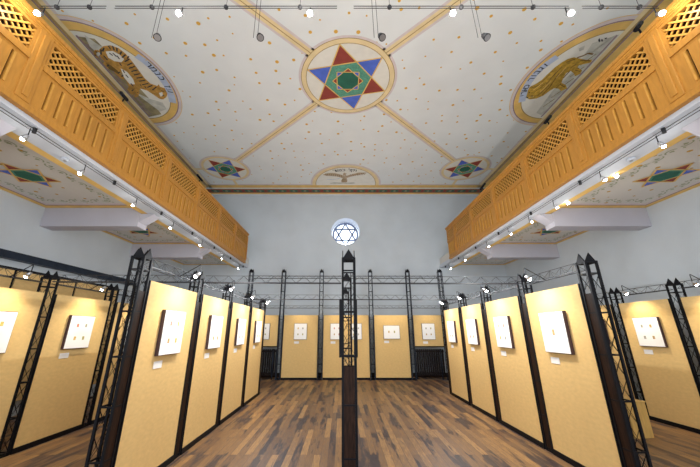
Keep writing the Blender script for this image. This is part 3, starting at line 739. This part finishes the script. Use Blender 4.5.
# ------------------------------------------------------------------ lights along the galleries
def cable_run(x, z, y0, y1, label):
    root = empty('cable_track', (x, y0, z)); tag(root, label, 'cable track', 'light cables under the galleries')
    for dx in (-.03, .03):
        mb = MB(); mb.bar((dx, 0, 0), (dx, y1-y0, 0), .006, M['cable']); mb.build('wire', root)
    k = int((y1-y0)/1.4)
    for i in range(k+1):
        mb = MB(); yy = .1+1.4*i; mb.tube((0, yy, .04), (0, yy, -.03), .022, .022, M['cable']); mb.build('stand_off', root)
zc_ = ZG-.10
cable_run(GL+.0-.10, zc_, .3, 11.6, 'twin light cable running under the left gallery front')
cable_run(GR+.10, zc_, .3, 11.6, 'twin light cable running under the right gallery front')
yl = {-1: [3.15, 4.0, 5.2, 6.5, 8.0, 9.6, 11.2], 1: [3.3, 4.2, 5.3, 6.1, 6.95, 8.1, 9.8, 11.2]}
for s, g0, nm in ((-1, GL, 'left'), (1, GR, 'right')):
    for i, y in enumerate(yl[s]):
        o = spot((g0+s*.10, y, zc_-.10), 0 if s > 0 else PI, 'small lit spotlight hanging on the cable of the %s gallery, %s from the camera' % (nm, ['first', 'second', 'third', 'fourth', 'fifth', 'sixth', 'seventh', 'eighth'][i]), 'spotlights under the %s gallery' % nm)
        lamp_point((g0+s*.12, y, zc_-.42), 0.9)
for s, g0, nm, ys in ((-1, GL, 'left', (3.9,)), (1, GR, 'right', (3.9,))):
    for y in ys:
        mb = MB(); mb.tube((0, 0, 0), (0, 0, -.035), .055, .05, M['white'], 16); mb.tube((0, 0, -.035), (0, 0, -.045), .02, .02, M['chrome'], 10)
        o = mb.build('smoke_detector', loc=(g0+s*.33, y, ZG-.061)); tag(o, 'round white detector on the beam under the %s gallery' % nm, 'detector')
for i, y in enumerate((4.4, 5.5)):
    spot((GR+.60, y, ZG-.03), PI, 'small lit spotlight at the inner edge of the right gallery beam, %s from the camera' % ORD[i], 'spotlights at the right soffit')
    lamp_point((GR+.70, y, ZG-.45), 0.7)
# black lamp cylinders clipped on the gallery handrails
for x, y, lb in ((GL, 4.2, 'nearer on the left gallery handrail below the tiger'), (GL, 7.1, 'farther on the left gallery handrail by the small star'), (GR, 2.95, 'nearest on the right gallery handrail'), (GR, 4.8, 'middle one on the right gallery handrail below the lion'), (GR, 7.6, 'farthest on the right gallery handrail')):
    r = empty('rail_lamp', (x, y, ZG+1.20)); tag(r, 'black cylindrical lamp clipped %s' % lb, 'lamp', 'black lamps on the gallery handrails'); s = 1 if x < 0 else -1
    mb = MB(); mb.tube((s*.0, 0, .0), (s*.02, 0, .10), .012, .012, M['black'], 8); mb.build('stem', r)
    mb = MB(); mb.tube((s*.10, -.03, .06), (s*-.08, .03, .26), .030, .030, M['black'], 12); mb.build('housing', r)

# ------------------------------------------------------------------ cable tracks across the hall
TY, TZ = 2.6, 5.30
segs = [(GL+.14, -2.85, 'at the left gallery'), (-2.74, -.06, 'left of centre'), (.14, 2.74, 'right of centre'), (2.9, GR-.14, 'at the right gallery')]
for a, b, nm in segs:
    r = empty('cable_track', (a, TY, TZ)); tag(r, 'long twin-rod light track across the hall, '+nm, 'light track', 'light tracks across the hall')
    for dz in (0, .035):
        mb = MB(); mb.tube((0, 0, dz), (b-a, 0, dz), .005, .005, M['cable'], 6); mb.build('rod', r)
    n = 2 if b-a < 1.5 else 3
    for k in range(n):
        xx = (b-a)*(k+.5)/n
        mb = MB(); mb.tube((xx, 0, .03), (xx+.02, 0, ZC-TZ+.004), .0025, .0025, M['cable'], 6); mb.build('suspension_wire', r)
        mb = MB(); mb.ball((xx, 0, .017), .028, M['cable']); mb.build('clamp', r)
lit = [(on_z(186, 15, TZ)[0], 'left of the central medallion'), (on_z(311, 12, TZ)[0], 'just left of centre above the medallion'), (on_z(449, 12, TZ)[0], 'right of the central medallion'), (on_z(562, 13, TZ)[0], 'far right near the lion'), (on_z(52, 18, TZ)[0], 'at the left gallery'), (on_z(672, 14, TZ)[0], 'at the right gallery')]
for i, (x, nm) in enumerate(lit):
    x = max(GL+.2, min(GR-.2, x))
    spot((x, TY, TZ-.10), -PI/2, 'small lit spotlight on the cross track, '+nm, 'spotlights on the cross track', 1.1)
    lamp_point((x, TY-.12, TZ-.22), 16 if abs(x) < 3 else 4)
for i, px in enumerate((157, 259, 380, 484)):
    x = (px-VX)*3.65/300
    r = empty('pendant_speaker', (x, TY+.14, 5.02)); tag(r, 'small dark spotlight hanging on two thin rods, %s from the left' % ['first', 'second', 'third', 'fourth'][i], 'spotlight', 'dark spotlights on hanging rods')
    r.name = 'hanging_spotlight'
    for dx in (-.05, .0):
        mb = MB(); mb.tube((dx-.02, 0, -.02), (dx-.06, 0, ZC-5.02+.002), .003, .003, M['cable'], 6); mb.build('rod', r)
    mb = MB(); mb.tube((0, 0, .02), (.025, -.03, -.055), .028, .045, M['cable'], 14); mb.build('shade', r)
    mb = MB(); mb.tube((.02, -.022, -.04), (.0255, -.031, -.058), .03, .036, M['chrome'], 14); mb.build('reflector', r)

# ------------------------------------------------------------------ lighting
w = bpy.data.worlds.new('world'); SC.world = w; w.use_nodes = True
bg = w.node_tree.nodes['Background']; bg.inputs[0].default_value = (0.90, 0.95, 1.0, 1); bg.inputs[1].default_value = 2.0
lamp_point((WX, YF+.50, WZ-.45), 12, (.9, .96, 1), .01)   # added lamp in the round window recess, brightens its reveal as daylight
vs = SC.view_settings; vs.view_transform = 'Standard'; vs.look = 'None'; vs.gamma = 1; vs.use_curve_mapping = False; vs.exposure = 0.25
SC.cycles.max_bounces = 8; SC.cycles.diffuse_bounces = 5; SC.cycles.use_denoising = True
